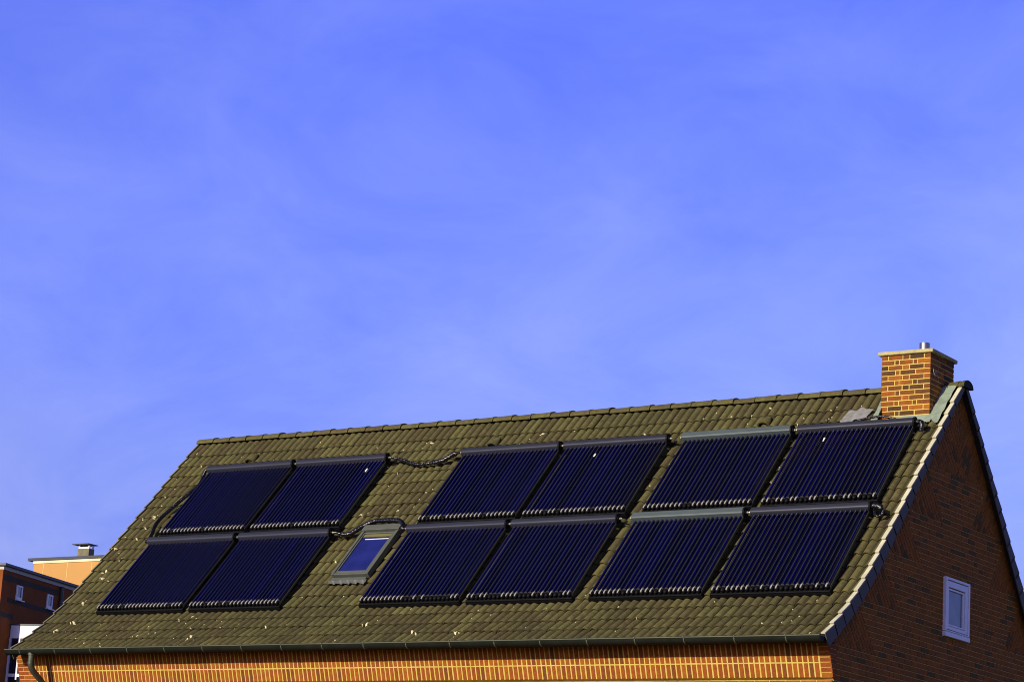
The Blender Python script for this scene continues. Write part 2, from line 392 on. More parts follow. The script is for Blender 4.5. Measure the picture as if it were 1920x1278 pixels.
# lichen flecks
LICH=[(-15.42,7.99),(-15.73,8.84),(-15.73,9.92),(-15.58,10.27),(-15.35,10.91),(-15.42,11.01),(-15.51,12.03),(-15.44,12.69),(-15.26,12.92),(-15.41,14.96),(-15.13,16.98),(-14.46,17.19),(-15.31,17.88),(-13.85,17.6),(-14.65,18.74),(-14.01,18.44),(-13.22,18.75),(-13.02,18.52),(-14.25,19.48),(-13.76,19.93),(-12.04,19.81),(-11.96,18.96),(-12.43,16.78),(-12.69,17.0),(-12.45,17.4),(-12.17,17.33),(-12.01,17.55),(-11.59,17.82),(-12.89,18.42),(-13.22,17.68),(-12.22,17.92),(-15.7,0.7),(-12.71,0.63),(-14.48,1.19),(-15.76,1.54),(-15.48,4.25),(-15.44,5.95),(-15.42,6.96),(-15.71,7.01),(-15.73,8.81),(-15.42,8.99),(-15.57,4.97),(-11.29,1.21),(-11.6,2.22),(-10.08,1.16),(-9.56,3.63),(-10.32,5.24),(-10.35,4.0),(-9.27,5.81),(-9.37,6.06),(-9.38,6.78),(-9.16,7.09),(-9.43,7.28),(-9.68,7.67),(-10.43,7.92),(-10.35,7.65),(-10.26,12.01),(-10.41,15.04),(-9.52,15.1),(-7.7,1.16),(-7.06,1.1),(-5.53,1.93),(-6.12,2.07),(-5.4,2.16),(-4.64,4.91),(-4.78,6.67),(-7.93,1.48),(-4.0,0.91),(-3.61,0.97),(-3.6,1.64),(-4.55,0.88),(-2.61,1.36),(-2.16,1.75),(-2.14,1.54),(-3.37,0.44),(-2.52,5.76),(-2.53,6.98),(-5.53,1.96),(-11.26,17.54),(-10.57,18.01),(-8.54,17.65),(-8.49,17.97),(-7.39,18.96),(-6.56,18.98),(-6.46,19.62),(-8.75,19.75),(-6.55,17.41),(-6.49,16.91),(-7.9,16.43),(-11.24,18.05),(-10.21,17.66),(-0.59,16.64),(-1.22,18.6),(-0.87,18.75),(-0.68,18.11),(-0.26,19.93),(-0.77,18.4),(-2.16,0.94),(-2.07,0.82),(-1.64,0.81),(-2.07,1.58),(-2.31,16.5),(-3.91,16.91),(-4.73,15.54),(-6.22,17.21)]
mb=MB()
BIG={(-15.44,12.69),(-15.73,9.92),(-11.96,18.96),(-12.43,16.78),(-10.43,7.92),(-9.68,7.67),(-10.08,1.16),(-7.7,1.16),(-6.56,18.98),(-7.39,18.96),(-15.42,6.96),(-15.51,12.03),(-15.41,14.96),(-15.13,16.98),(-15.31,17.88),(-8.49,17.97),(-13.22,18.75)}
def fleck(x,rf,r):
    n=9; el=rng.uniform(.45,1.0); ang=rng.uniform(0,math.pi); ring=[];ring2=[]
    for i in range(n):
        a=2*math.pi*i/n; q=r*rng.uniform(.6,1.25)
        dx=math.cos(a)*q; dv=math.sin(a)*q*el
        ex=dx*math.cos(ang)-dv*math.sin(ang); ev=dx*math.sin(ang)+dv*math.cos(ang)
        for kk,rr_,h in((ring,1.,.002),(ring2,.65,.010)):
            p,d,nn=surf(x+ex*rr_,rf+ev*rr_/G); kk.append(W(0,0,0)+p+nn*h+Vector((x+ex*rr_,0,0)))
    p,d,nn=surf(x,rf); c=W(0,0,0)+p+nn*.012+Vector((x,0,0))
    mb.add(ring+ring2+[c],[(i,(i+1)%n,n+(i+1)%n,n+i) for i in range(n)]+[(n+i,n+(i+1)%n,2*n) for i in range(n)],0,True)
for x,rf in LICH:
    b=(x,rf) in BIG
    fleck(x,rf,rng.uniform(.030,.042) if b else rng.uniform(.011,.022))
    if b: fleck(x+rng.uniform(.05,.09)*rng.choice((-1,1)),rf+rng.uniform(-.12,.12),rng.uniform(.015,.025))
for _ in range(45):
    fleck(rng.uniform(-LEN+.1,-.2),rng.choice((rng.uniform(.4,2.5),rng.uniform(.4,19.8),rng.uniform(16.5,19.8))),rng.uniform(.006,.014))
tag(mb.build('lichen',M['lichen'],roof),kind='stuff')

# ------------------------------------------------------------------ walls
zb=-ZO
XG=-.10; XL=-15.86
YF=-3.87; YR=4.05
def rl(y): return 1.111*y-.10 if y<.22 else .244-1.2545*(y-.22)-.10
mb=MB()
outline=[(YF+.07,zb),(YR,zb),(YR,-4.55),(YR-.15,rl(YR-.15)-.02),(.22,.10),(YF+.25,rl(YF+.25)-.03),(YF+.07,-4.45)]
mb.prism([W(XL,y,z) for y,z in outline],(XG-.008-XL,0,0),0)
def brick(mb,poly,O,eu,ev,en,dep,mati=1,bev=.004):
    if len(poly)<3 or area(poly)<.0006: return
    cx=sum(p[0] for p in poly)/len(poly); cy=sum(p[1] for p in poly)/len(poly)
    n=len(poly); jit=rng.uniform(-.0018,.0018)
    base=[O+eu*p[0]+ev*p[1] for p in poly]
    mid=[b+en*(dep-bev+jit) for b in base]
    ext=max(max(abs(p[0]-cx) for p in poly),.02); exy=max(max(abs(p[1]-cy) for p in poly),.02)
    top=[O+eu*(cx+(p[0]-cx)*(1-bev/ext))+ev*(cy+(p[1]-cy)*(1-bev/exy))+en*(dep+jit) for p in poly]
    fs=[tuple(range(2*n,3*n))]+[(i,(i+1)%n,n+(i+1)%n,n+i) for i in range(n)]+[(n+i,n+(i+1)%n,2*n+(i+1)%n,2*n+i) for i in range(n)]
    mb.add(base+mid+top,fs,mati,False)
# gable end, coursed brick with tumbled wedges along both verges
CH=.0833; JT=.011
O=W(XG-.012,0,0); eu=Vector((0,1,0)); ev=Vector((0,0,1)); en=Vector((1,0,0))
fa=[(.50,-1.37),(-.262,-2.135),(-1.025,-2.903),(-1.757,-3.718),(-2.532,-4.496)]
ra=[(-.02,-1.25),(.759,-2.096),(1.468,-2.942),(2.097,-3.846),(2.75,-4.70)]
def snap(l): return [(l[0][0],-1.335)]+[(y,-1.335-round((-1.335-z)/CH)*CH) for y,z in l[1:]]
fa=snap(fa); ra=snap(ra)
ef=Vector((.656,-.755)).normalized(); er=Vector((-.593,-.805)).normalized()
def wall_clip(p):
    p=clip(p,.22,.244-.08,.743,-.669); p=clip(p,.22,.244-.08,-.782,-.623)
    return p
def tri_at(ap,z):
    for i in range(1,len(ap)):
        if ap[i][1]-1e-6<=z<ap[i-1][1]: return ap[i]
    return None
z=-1.335-CH*110; row=0
while z<-1.34:
    zc=z+CH/2; off=(.125 if row%2 else 0)+(.06 if row%4>1 else 0)
    y=YF-.3+off; i=0
    while y<YR+.1:
        L=.25 if rng.random()>.16 else .125
        p=[(y+JT/2,z+JT/2),(y+L-JT/2,z+JT/2),(y+L-JT/2,z+CH-JT/2),(y+JT/2,z+CH-JT/2)]
        t=tri_at(fa,zc)
        if t: p=clip(p,t[0]+.01,t[1],-ef.y,ef.x)
        t=tri_at(ra,zc)
        if t: p=clip(p,t[0]-.01,t[1],er.y,-er.x)
        p=wall_clip(p); p=clip(p,YF,0,1,0); p=clip(p,YR,0,-1,0)
        brick(mb,p,O,eu,ev,en,.012); y+=L
    z+=CH; row+=1
def wedge(e,stack,inside,O2):
    # courses run along e, stacked along stack
    for a in range(-30,40):
        for b in range(-14,16):
            u0=b*.25+(.125 if a%2 else 0); v0=a*CH
            q=[(u0+JT/2,v0+JT/2),(u0+.25-JT/2,v0+JT/2),(u0+.25-JT/2,v0+CH-JT/2),(u0+JT/2,v0+CH-JT/2)]
            p=[(O2[0]+e.x*s+stack.x*t,O2[1]+e.y*s+stack.y*t) for s,t in q]
            for (px,py,nx,ny) in inside: p=clip(p,px,py,nx,ny)
            p=wall_clip(p); p=clip(p,YF,0,1,0); p=clip(p,YR,0,-1,0)
            if len(p)>2: brick(mb,p,O,eu,ev,en,.012)
for i,ap in enumerate(fa):
    ins=[(ap[0],ap[1],ef.y,-ef.x),(ap[0],ap[1]+.004,0,1)]
    if i==0: ins=[(.22-.003,0,-1,0),(0,-1.335,0,1)]
    else: ins.append((0,fa[i-1][1]-.004,0,-1))
    wedge(ef,Vector((ef.y,-ef.x)),ins,ap)
for i,ap in enumerate(ra):
    ins=[(ap[0],ap[1],-er.y,er.x),(ap[0],ap[1]+.004,0,1)]
    if i==0: ins=[(.22+.003,0,1,0),(0,-1.335,0,1)]
    else: ins.append((0,ra[i-1][1]-.004,0,-1))
    wedge(er,Vector((er.y,-er.x)),ins,ap)
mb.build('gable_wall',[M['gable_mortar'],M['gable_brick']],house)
# front wall bricks below the frieze
mb=MB()
O=W(0,YF,0); eu=Vector((1,0,0)); en=Vector((0,-1,0))
mb.box(W(XL,YF-.002,zb),W(XG-.010,YF+.065,-5.006),0)
z=-5.003; row=0
while z>zb+.05:
    x=XG-.0; off=0 if row%2 else .125; first=True
    while x>XL+.02:
        L=.125 if (first and row%2) else .25; first=False
        xa=max(x-L,XL)
        p=[(xa+JT/2,z-CH+JT/2),(x-JT/2,z-CH+JT/2),(x-JT/2,z-JT/2),(xa+JT/2,z-JT/2)]
        brick(mb,p,O,eu,ev,en,.012); x-=L
    z-=CH; row+=1
mb.build('front_wall',[M['mortar'],M['brick']],house)
# corbelled soldier frieze leaning out under the gutter
T0=Vector((0,-4.045,-4.500)); B0=Vector((0,-3.885,-4.968))
fd=(B0-T0); fl=fd.length; fd=fd/fl; fn=Vector((1,0,0)).cross(fd); fn=fn if fn.y<0 else -fn
FX0,FX1=-15.97,-.085
mb=MB()
a=W(FX0+.004,T0.y,T0.z)-fn*.008; b=W(FX0+.004,B0.y,B0.z)-fn*.008
mb.prism([a,b,W(FX0+.004,YF+.066,B0.z),W(FX0+.004,YF+.066,T0.z)],(FX1-FX0-.008,0,0),0)
O=W(0,T0.y,T0.z)-fn*.008
def fb(x0,x1,s0,s1): brick(mb,[(x0,s0),(x1,s0),(x1,s1),(x0,s1)],O,Vector((1,0,0)),fd,fn,.006,1,.003)
q=.0873; x=-.275
sm=fl-.213
while x-q>FX0+.40:
    j=rng.uniform(-.002,.002)
    fb(x-q+.012,x-.012+j,0.,sm-.010); fb(x-q+.012,x-.012+j,sm+.010,fl-.001); x-=q
xl=x
for (xa,xb) in((-.263,FX1),(FX0,xl-.006)):
    s=fl; k=0
    while s>.02:
        s0=max(s-.0725,0)
        if xb-xa<.25: fb(xa+.004,xb,s0+.005,s-.005)
        else:
            sp=xa+(.125 if k%2 else .25)
            fb(xa,sp-.005,s0+.005,s-.005); fb(sp+.005,xb-.004,s0+.005,s-.005)
        s-=.0725; k+=1
Oe=Vector((FX1-.012,0,ZO)); k=0; s=0.
while s<fl-.01:
    s1=min(s+.0725,fl); pa=T0+fd*(s+.004); pb=T0+fd*(s1-.004)
    brick(mb,[(pa.y-.001,pa.z),(YF+.07,pa.z),(YF+.07,pb.z),(pb.y-.001,pb.z)],Oe,Vector((0,1,0)),Vector((0,0,1)),Vector((1,0,0)),.016); s=s1
mb.build('brick_frieze',[M['mortar'],M['brick']],house)
# soffit board closing the eaves
mb=MB(); mb.box(W(-15.83,-4.30,-4.500),W(-.06,-3.9,-4.478)); mb.build('soffit',M['dark'],house)

# ------------------------------------------------------------------ gutter and downpipe
GY,GZ,GR=-4.375,-4.450,.082
mb=MB(); n=15; gx0,gx1=-15.85,-.02
def arc(x,r,a0=0,a1=math.pi): return [W(x,GY-math.cos(a0+(a1-a0)*i/(n-1))*r,GZ-math.sin(a0+(a1-a0)*i/(n-1))*r) for i in range(n)]
segs=8; xs=[gx0+(gx1-gx0)*i/segs for i in range(segs+1)]
for i in range(segs):
    sag=.004*rng.uniform(-1,1)
    A=arc(xs[i],GR+(.002 if i%2 else 0));B=arc(xs[i+1]+.01,GR+(.002 if i%2 else 0))
    mb.add(A+B,[(k,k+1,n+k+1,n+k) for k in range(n-1)],0,True)
    A=arc(xs[i],GR-.006);B=arc(xs[i+1],GR-.006)
    mb.add(A+B,[(k,k+1,n+k+1,n+k) for k in range(n-1)],0,True)
for X in(gx0,gx1):
    mb.prism(arc(X-.003,GR+.002),(.006,0,0),2)
mb.tube([W(gx0,GY-GR-.004,GZ+.006),W(gx1,GY-GR-.004,GZ+.006)],.010,8,1)
mb.box(W(gx0,GY+GR-.004,GZ-.01),W(gx1,GY+GR+.002,GZ+.03),0)
gutter=mb.build('gutter',[M['gutter'],M['gutter_lip'],M['cap_black']],house,fix=False)
mb=MB()
A=[W(0-.014,GY-math.cos(math.pi*(-.0)+math.pi*i/(n-1))*(GR+.006),GZ-math.sin(math.pi*i/(n-1))*(GR+.006)) for i in range(n)]
B=[p+Vector((.018,0,0)) for p in A]
mb.add(A+B,[(k,k+1,n+k+1,n+k) for k in range(n-1)],0,True)
mb.tube([W(-.014,GY-GR-.005,GZ+.008),W(.004,GY-GR-.005,GZ+.008)],.017,8,0)
br=None
for i in range(19):
    X=-.55-.83*i
    if br is None:
        br=mb.build('gutter_bracket',M['gutter_lip'],gutter,loc=W(0,GY,GZ)); o=br
        base=br.location.copy()
    else:
        o=br.copy(); COL.objects.link(o); o.parent=gutter
    o.location=base+Vector((X,0,0))
mb=MB(); px=-15.27
path=[(GY,-4.50),(GY,-4.60),(GY,-4.68),(GY+.015,-4.73),(GY+.06,-4.79),(GY+.16,-4.86),(GY+.27,-4.93),(GY+.335,-4.985),(GY+.36,-5.05),(GY+.365,-5.2),(GY+.365,-8),(GY+.365,-10.45)]
mb.tube([W(px,y,z) for y,z in path],.053,16)
mb.tube([W(px,GY,-4.50),W(px,GY,-4.54)],.066,16); mb.tube([W(px,GY+.0,-4.655),W(px,GY,-4.69)],.057,16)
mb.build('downpipe',M['pipe'],house)

# ------------------------------------------------------------------ chimney
mb=MB(); X0,X1,Y0,Y1,ZT,ZB=-1.150,-.304,-.448,.425,.532,-.95
mb.box(W(X0+.008,Y0+.008,ZB),W(X1-.008,Y1-.008,ZT-.002),0)
ch=.0823
def course(O,eu,en,width,flip):
    z=ZT; k=0
    while z-ch>ZB:
        if (k+flip)%2==0: ws=[.112,.245,.118,.245,.112]
        else: ws=[.222,.075,.232,.075,.222] if k%4==1 else [.225,.072,.245,.245]
        tot=sum(ws); sc=width/tot; x=0
        for w in ws:
            w*=sc; jj=rng.uniform(-.003,.003)
            xa,xb=x+.008,x+w-.008
            if x==0: xa=0
            if x+w>width-.01: xb=width
            else: xb+=jj
            brick(mb,[(xa,z-ch+.008),(xb,z-ch+.008),(xb,z-.008),(xa,z-.008)],O,eu,Vector((0,0,1)),en,.010); x+=w
        z-=ch; k+=1
Z0=Vector((0,0,ZO))
course(Vector((X0,Y0+.010,ZO)),Vector((1,0,0)),Vector((0,-1,0)),X1-X0,0)
course(Vector((X1-.010,Y0+.010,ZO)),Vector((0,1,0)),Vector((1,0,0)),Y1-Y0-.02,1)
course(Vector((X0+.010,Y0+.010,ZO)),Vector((0,1,0)),Vector((-1,0,0)),Y1-Y0-.02,1)
course(Vector((X0,Y1-.010,ZO)),Vector((1,0,0)),Vector((0,1,0)),X1-X0,0)
chim=mb.build('chimney',[M['mortar'],M['chimney_brick']],house)
mb=MB()
vs=[];nx=9
mb.box(W(X0-.055,Y0-.035,.533),W(X1+.05,Y1+.03,.592),0,bev=.008)
mb.box(W(X0+.10,Y0+.10,.594),W(X1-.10,Y1-.10,.606),0,bev=.005)
mb.build('chimney_cap',M['concrete'],chim)
mb=MB(); fx=-.622
mb.tube([W(fx,.0,.60),W(fx,.0,.628)],[.15,.13],24,1)
mb.tube([W(fx,.0,.62),W(fx,.0,.775),W(fx,.0,.80)],[.084,.084,.086],28,0,cap=False)
mb.tube([W(fx,.0,.60),W(fx,.0,.797)],.078,28,1,cap=False)
mb.add([W(fx-.07*math.cos(a),.07*math.sin(a),.76) for a in [2*math.pi*i/20 for i in range(20)]],[tuple(range(20))],1)
mb.build('flue_pipe',[M['steel'],M['dark']],chim)
# bird-wire clip and mortar smear on the chimney flank
mb=MB()
mb.tube([W(X1+.004,-.36,.30),W(X1+.02,-.36,.22),W(X1+.03,-.33,.17),W(X1+.02,-.29,.19),W(X1+.005,-.27,.30)],.005,6)
mb.tube([W(X1+.004,-.25,.26),W(X1+.025,-.21,.16)],.005,6)
mb.build('wire_clip',M['chrome'],chim)
# lead work
def sheet(pts_fn,nu,nv,th=.006):
    vs=[pts_fn(i/(nu-1),j/(nv-1)) for j in range(nv) for i in range(nu)]
    return vs,[(j*nu+i,j*nu+i+1,(j+1)*nu+i+1,(j+1)*nu+i) for j in range(nv-1) for i in range(nu-1)]
mb=MB()
def f1(u,v):
    x=-.335+u*(.255-.02*v); vv=-.10+v*(.90+.035*math.sin(u*9)+(.05 if u>.5 else 0))
    return RP(x,vv,.022+.008*math.sin(u*8+v*6)*math.sin(v*11)+.006*math.sin(v*23+u*3))
mb.add(*sheet(f1,12,22),0,True)
def f2(u,v):
    x=-1.30+u*.17; vv=.10+v*.62
    return RP(x,vv,.02+.10*max(0,u-.75)*4+.008*math.sin(u*7+v*9))
mb.add(*sheet(f2,8,12),0,True)
def f3(u,v):
    x=-.95+u*.70; 
    return RP(x,.655+v*.17,.030-.02*v+.006*math.sin(u*23)*v)
mb.add(*sheet(f3,26,6),0,True)
mb.build('lead_flashing',M['lead'],chim,fix=False)
mb=MB()
def f4(u,v):
    x=-1.87+u*.44+.05*(1-v)*1.0; vv=.335+v*(.31+.05*math.sin(u*5))+.03*math.sin(u*9)
    p,d,nn=surf(x,vv/G); 
    return RP(x,vv,.012+.55*wave(((x+LEN)/TW)%1.0)+.005*math.sin(u*13+v*8)*math.sin(v*9+u*4))
mb.add(*sheet(f4,26,16),0,True)
mb.build('repair_sheet',M['zinc_patch'],roof,fix=False)

# ------------------------------------------------------------------ gable window (white, nearly flush)
def gframe(mb,y0,y1,z0,z1,w,xa,xb,mati=0):
    """rectangular frame of width w (l,r,t,b) between depths xa..xb; members butt end to end"""
    l,r,t,b=w
    mb.box(W(xa,y0,z0),W(xb,y0+l,z1),mati,bev=.004); mb.box(W(xa,y1-r,z0),W(xb,y1,z1),mati,bev=.004)
    mb.box(W(xa,y0+l,z1-t),W(xb-.001,y1-r,z1),mati,bev=.004); mb.box(W(xa,y0+l,z0),W(xb-.001,y1-r,z0+b),mati,bev=.004)
mb=MB()
gframe(mb,-.242,.652,-3.822,-2.985,(.05,.05,.04,.02),XG-.01,XG+.050)
gframe(mb,-.180,.590,-3.790,-3.038,(.060,.090,.098,.052),XG-.01,XG+.042)
win=mb.build('gable_window',M['frame_white'],house,loc=W(XG,.2,-3.45))
mb=MB(); gframe(mb,-.110,.490,-3.728,-3.150,(.024,.050,.030,.026),XG-.01,XG+.028); mb.build('sash',M['frame_white'],win)
mb=MB(); mb.box(W(XG-.006,-.20,-3.81),W(XG-.0035,.62,-3.02),0); mb.build('frame_backing',M['dark'],win)  # dark sheet behind the frames, darkens the grooves between them
mb=MB(); mb.box(W(XG-.01,-.085,-3.702),W(XG+.004,.438,-3.178)); mb.build('pane',M['gable_pane'],win)
mb=MB(); mb.box(W(XG-.01,-.246,-3.905),W(XG+.058,.655,-3.830),bev=.005); mb.build('sill',M['frame_white'],win)

# ------------------------------------------------------------------ skylight
mb=MB(); AX,AV,AN=Vector((1,0,0)),Vector((0,-CA,-SA)),Vector((0,-SA,CA))
def rbox(mb,x0,x1,v0,v1,n0,n1,mati=0,bev=.004):
    mb.obox(RP((x0+x1)/2,(v0+v1)/2,(n0+n1)/2),AX,AV,AN,(x1-x0)/2,(v1-v0)/2,(n1-n0)/2,mati,bev)
SX0,SX1,SV0,SV1=-10.02,-9.245,2.935,4.215
rbox(mb,SX0+.01,SX1-.01,SV0+.12,SV1-.01,-.06,.045,1)
rbox(mb,SX0,SX0+.052,SV0+.125,SV1,.0,.098); rbox(mb,SX1-.056,SX1,SV0+.125,SV1,.0,.098)
rbox(mb,SX0+.053,SX1-.057,SV1-.045,SV1-.002,.0,.090)
sky=mb.build('skylight',[M['sky_frame'],M['dark']],house,loc=RP(-9.63,3.6,0))
mb=MB(); rbox(mb,SX0-.005,SX1+.005,SV0-.02,SV0+.118,.0,.118); mb.build('hood',M['sky_frame'],sky)
mb=MB()
rbox(mb,SX0+.062,SX0+.088,SV0+.150,SV1-.056,.048,.088); rbox(mb,SX1-.098,SX1-.064,SV0+.150,SV1-.056,.048,.088)
rbox(mb,SX0+.089,SX1-.099,SV0+.150,SV0+.178,.048,.087); rbox(mb,SX0+.089,SX1-.099,SV1-.100,SV1-.056,.048,.087)
mb.build('sash',M['sky_frame'],sky)
mb=MB(); rbox(mb,SX0+.089,SX1-.099,SV0+.179,SV1-.101,.046,.066,0,0); mb.build('pane',M['sky_pane'],sky)
mb=MB(); rbox(mb,SX0+.092,SX1-.102,SV0+.19,SV0+.262,.067,.074); mb.build('olive_strip',M['olive'],sky)  # olive strip laid across the top of the pane
mb=MB(); rbox(mb,SX0+.17,SX1-.104,SV0+.318,SV0+.334,.067,.076); mb.build('white_strip',M['white'],sky)  # thin white strip laid across the pane
mb=MB()
rbox(mb,SX0+.02,SX1-.02,SV1+.03,SV1+.09,-.02,.05)
def f5(u,v):
    x=SX0-.02+u*(SX1-SX0+.03); vv=SV1+.095+v*.06+.012*math.sin(u*31)*v
    return RP(x,vv,.045-.045*v+(1-.2*v)*.0+v*(.012+wave(((x+LEN)/TW)%1.)+.02))
mb.add(*sheet(f5,40,5),0,True)
mb.build('apron_flashing',M['apron'],sky,fix=False)

# ------------------------------------------------------------------ evacuated tube collectors
HW=2.05; NTUBE=24; PITCH=.0822; TX0=.075; TN=.128; TL=1.80
def LB(): return MB()
def lmesh(mb,name,mats):
    o=mb.build(name,mats); COL.objects.unlink(o); return o.data
def mesh_header(kind):
    mb=MB()
    if kind=='dark':
        n=18; pr=[]
        for i in range(n):          # rounded box section
            a=2*math.pi*i/n; c,s=math.cos(a),math.sin(a); e=.62
            pr.append((math.copysign(abs(c)**e,c)*.070,.150+math.copysign(abs(s)**e,s)*.066))
        vs=[Vector((x,y,z)) for x in(0.012,HW-.03) for y,z in pr]
        mb.add(vs,[(i,(i+1)%n,n+(i+1)%n,n+i) for i in range(n)],0,True); mb.add(vs[:n],[tuple(range(n))],0); mb.add(vs[n:],[tuple(range(n))],0)
    else:
        pr=[(-.068,.088),(.066,.088),(.070,.20),(.055,.217),(-.050,.217),(-.068,.20)]
        mb.prism([Vector((.012,y,z)) for y,z in pr],(HW-.042,0,0),0)
    return mb
me_hd=lmesh(mesh_header('dark'),'header',M['header_dark']); me_hp=lmesh(mesh_header('pale'),'header',M['header_pale'])
mb=MB(); mb.tube([(HW-.03,0,.15),(HW-.004,0,.15)],.083,22); mb.tube([(HW-.004,0,.15),(HW+.008,0,.15)],.05,14); me_cap=lmesh(mb,'end_cap',M['cap_black'])
mb=MB(); mb.tube([(0,0,.15),(-.02,0,.15),(-.035,0,.15)],[.016,.016,.02],12); me_stubL=lmesh(mb,'pipe_stub',M['chrome'])
mb=MB(); mb.tube([(-.005,0,0),(.02,0,0),(.021,0,0),(.032,0,0),(.033,0,0),(.06,0,0)],[.013,.013,.021,.021,.013,.013],10); me_stub=lmesh(mb,'pipe_stub',M['chrome'])
mb=MB()
n=12
ys=[-.045,-.3,-.6,-.9,-1.2,-1.5,-TL]
mb.tube([(0,y,0) for y in ys],.0245,16); me_tube=lmesh(mb,'tube',M['tube'])
def mesh_cup(clip_on):
    mb=MB()
    mb.tube([(0,-TL+.012,0),(0,-TL-.005,0),(0,-TL-.045,0),(0,-TL-.068,0),(0,-TL-.078,0)],[.033,.0345,.034,.028,.014],14,0)
    c=2
    n=14
    ring=[]
    for y,r in((-TL+.020,.0345),(-TL+.004,.037),(-TL-.010,.0365)):
        ring+=[Vector((math.cos(2*math.pi*i/n)*r,y,math.sin(2*math.pi*i/n)*r)) for i in range(n)]
    mb.add(ring,[(q*n+i,q*n+(i+1)%n,(q+1)*n+(i+1)%n,(q+1)*n+i) for q in range(2) for i in range(n)],c,True)
    if clip_on:                       # spring strap running down to the tip
        st=[]
        for y,r in((-TL+.006,.0375),(-TL-.02,.0385),(-TL-.05,.0375),(-TL-.072,.030)):
            for a in(70,83,96,109): st.append(Vector((math.cos(R(a))*r,y,math.sin(R(a))*r)))
        mb.add(st,[(q*4+i,q*4+i+1,(q+1)*4+i+1,(q+1)*4+i) for q in range(3) for i in range(3)],1,True)
        mb.tube([(.016,-TL+.012,.034),(.018,-TL+.010,.050)],[.007,.005],6,1)
    return mb
me_cup=lmesh(mesh_cup(True),'tube_cap',[M['cap_black'],M['chrome'],M['cap_grey']])
me_cup2=lmesh(mesh_cup(False),'tube_cap',[M['cap_black'],M['chrome'],M['cap_grey']])
mb=MB(); mb.box((.02,-TL-.095,.045),(HW-.03,-TL-.030,.094),0,bev=.006)
mb.box((.015,-TL-.10,.02),(HW-.025,-TL-.084,.06),0)
me_rail=lmesh(mb,'bottom_rail',M['cap_black'])
mb=MB(); mb.box((-.006,-TL-.03,.085),(.006,-.07,.120),0,bev=.002); me_side=lmesh(mb,'side_rail',M['rail'])
mb=MB(); mb.box((-.02,-.03,-.03),(.02,.03,.075),0,bev=.003); me_foot=lmesh(mb,'roof_hook',M['rail'])
# black sheet under the tubes, makes the gaps between them black
mb=MB(); mb.box((.05,-TL-.02,.050),(1.955,-.06,.056),0); me_backing=lmesh(mb,'backing_sheet',M['cap_black'])
def child(me,name,par,loc=(0,0,0)):
    o=bpy.data.objects.new(name,me); COL.objects.link(o); o.parent=par; o.location=loc; return o
GRP='tube collectors mounted in two rows on the roof'
def collector(x,v,kind,label,clips):
    t=empty('solar_collector',RP(x,v,0),(ALPHA,0,0)); tag(t,label,'solar collector',GRP)
    child(me_hd if kind=='dark' else me_hp,'header',t); child(me_cap,'end_cap',t)
    child(me_stubL,'pipe_stub',t)
    child(me_stub,'pipe_stub',t,(HW,0,.15))
    child(me_backing,'backing_sheet',t)
    child(me_rail,'bottom_rail',t)
    child(me_side,'side_rail',t,(HW-.040,0,0))
    for fx_ in(.25,HW-.3):
        for fy in(-.3,-1.5): child(me_foot,'roof_hook',t,(fx_,fy,0))
    for i in range(NTUBE):
        dz=rng.gauss(0,.0012)
        tb=child(me_tube,'tube',t,(TX0+i*PITCH+rng.gauss(0,.0012),0,TN+dz))
        child(me_cup if clips[i]=='1' else me_cup2,'tube_cap',tb)
    return t
UX=[-14.7626,-12.6338,-8.9798,-6.8576,-4.5572,-2.4174]; LX=[-14.7836,-12.6564,-8.997,-6.8704,-4.57,-2.4295]
UV,LV=1.010,3.128
CL=['111011111111011111111111','111111111110111111111011','110111011111111101111111','111110110111111101111111','111111111001111111111111','110110110011001101101001',
    '111110101111111111110111','111101110101111111111111','111111111110010100000011','110110001111000101010011','111111101101110101111111','110111110010110001100101']
LBL=['dark tube collector of the upper row nearest the left verge, beside the long hanging hose',
 'upper row tube collector feeding the sagging hose from its header, white splat near its top',
 'upper row tube collector whose header meets the right end of the sagging hose',
 'upper row tube collector with dark header and white splat, left of a pale header',
 'upper row tube collector with a flat pale grey header',
 'upper row tube collector directly below the brick chimney',
 'lower row tube collector nearest the left verge, fed from above by the long hose',
 'lower row tube collector standing immediately left of the skylight',
 'lower row tube collector standing immediately right of the skylight',
 'lower row tube collector with dark header, just left of the pale grey header',
 'lower row tube collector with a flat pale grey header',
 'lower row tube collector nearest the shaded gable, with taped black pipe end']
cols=[]
for i in range(6): cols.append(collector(UX[i],UV,'pale' if i==4 else 'dark',LBL[i],CL[i]))
for i in range(6): cols.append(collector(LX[i],LV,'pale' if i==4 else 'dark',LBL[6+i],CL[6+i]))
def splat(par,x,y):
    mb=MB(); n=10
    ring=[Vector((x+math.cos(2*math.pi*i/n)*.016*rng.uniform(.6,1.2),y+math.sin(2*math.pi*i/n)*.036*rng.uniform(.7,1.2)-(.03 if 5<i<9 else 0),TN+.024)) for i in range(n)]
    top=[Vector((p.x*.6+x*.4,p.y*.6+y*.4,TN+.036)) for p in ring]
    mb.add(ring+top,[(i,(i+1)%n,n+(i+1)%n,n+i) for i in range(n)]+[tuple(range(n,2*n))],0,True)
    o=bpy.data.objects.new('bird_dropping',lmesh(mb,'bird_dropping',M['dropping'])); COL.objects.link(o); o.parent=par
splat(cols[1],-10.874-UX[1],-(1.336-UV)); splat(cols[3],-6.106-UX[3],-(1.329-UV)); splat(cols[5],-1.849-UX[5],-(1.31-UV))
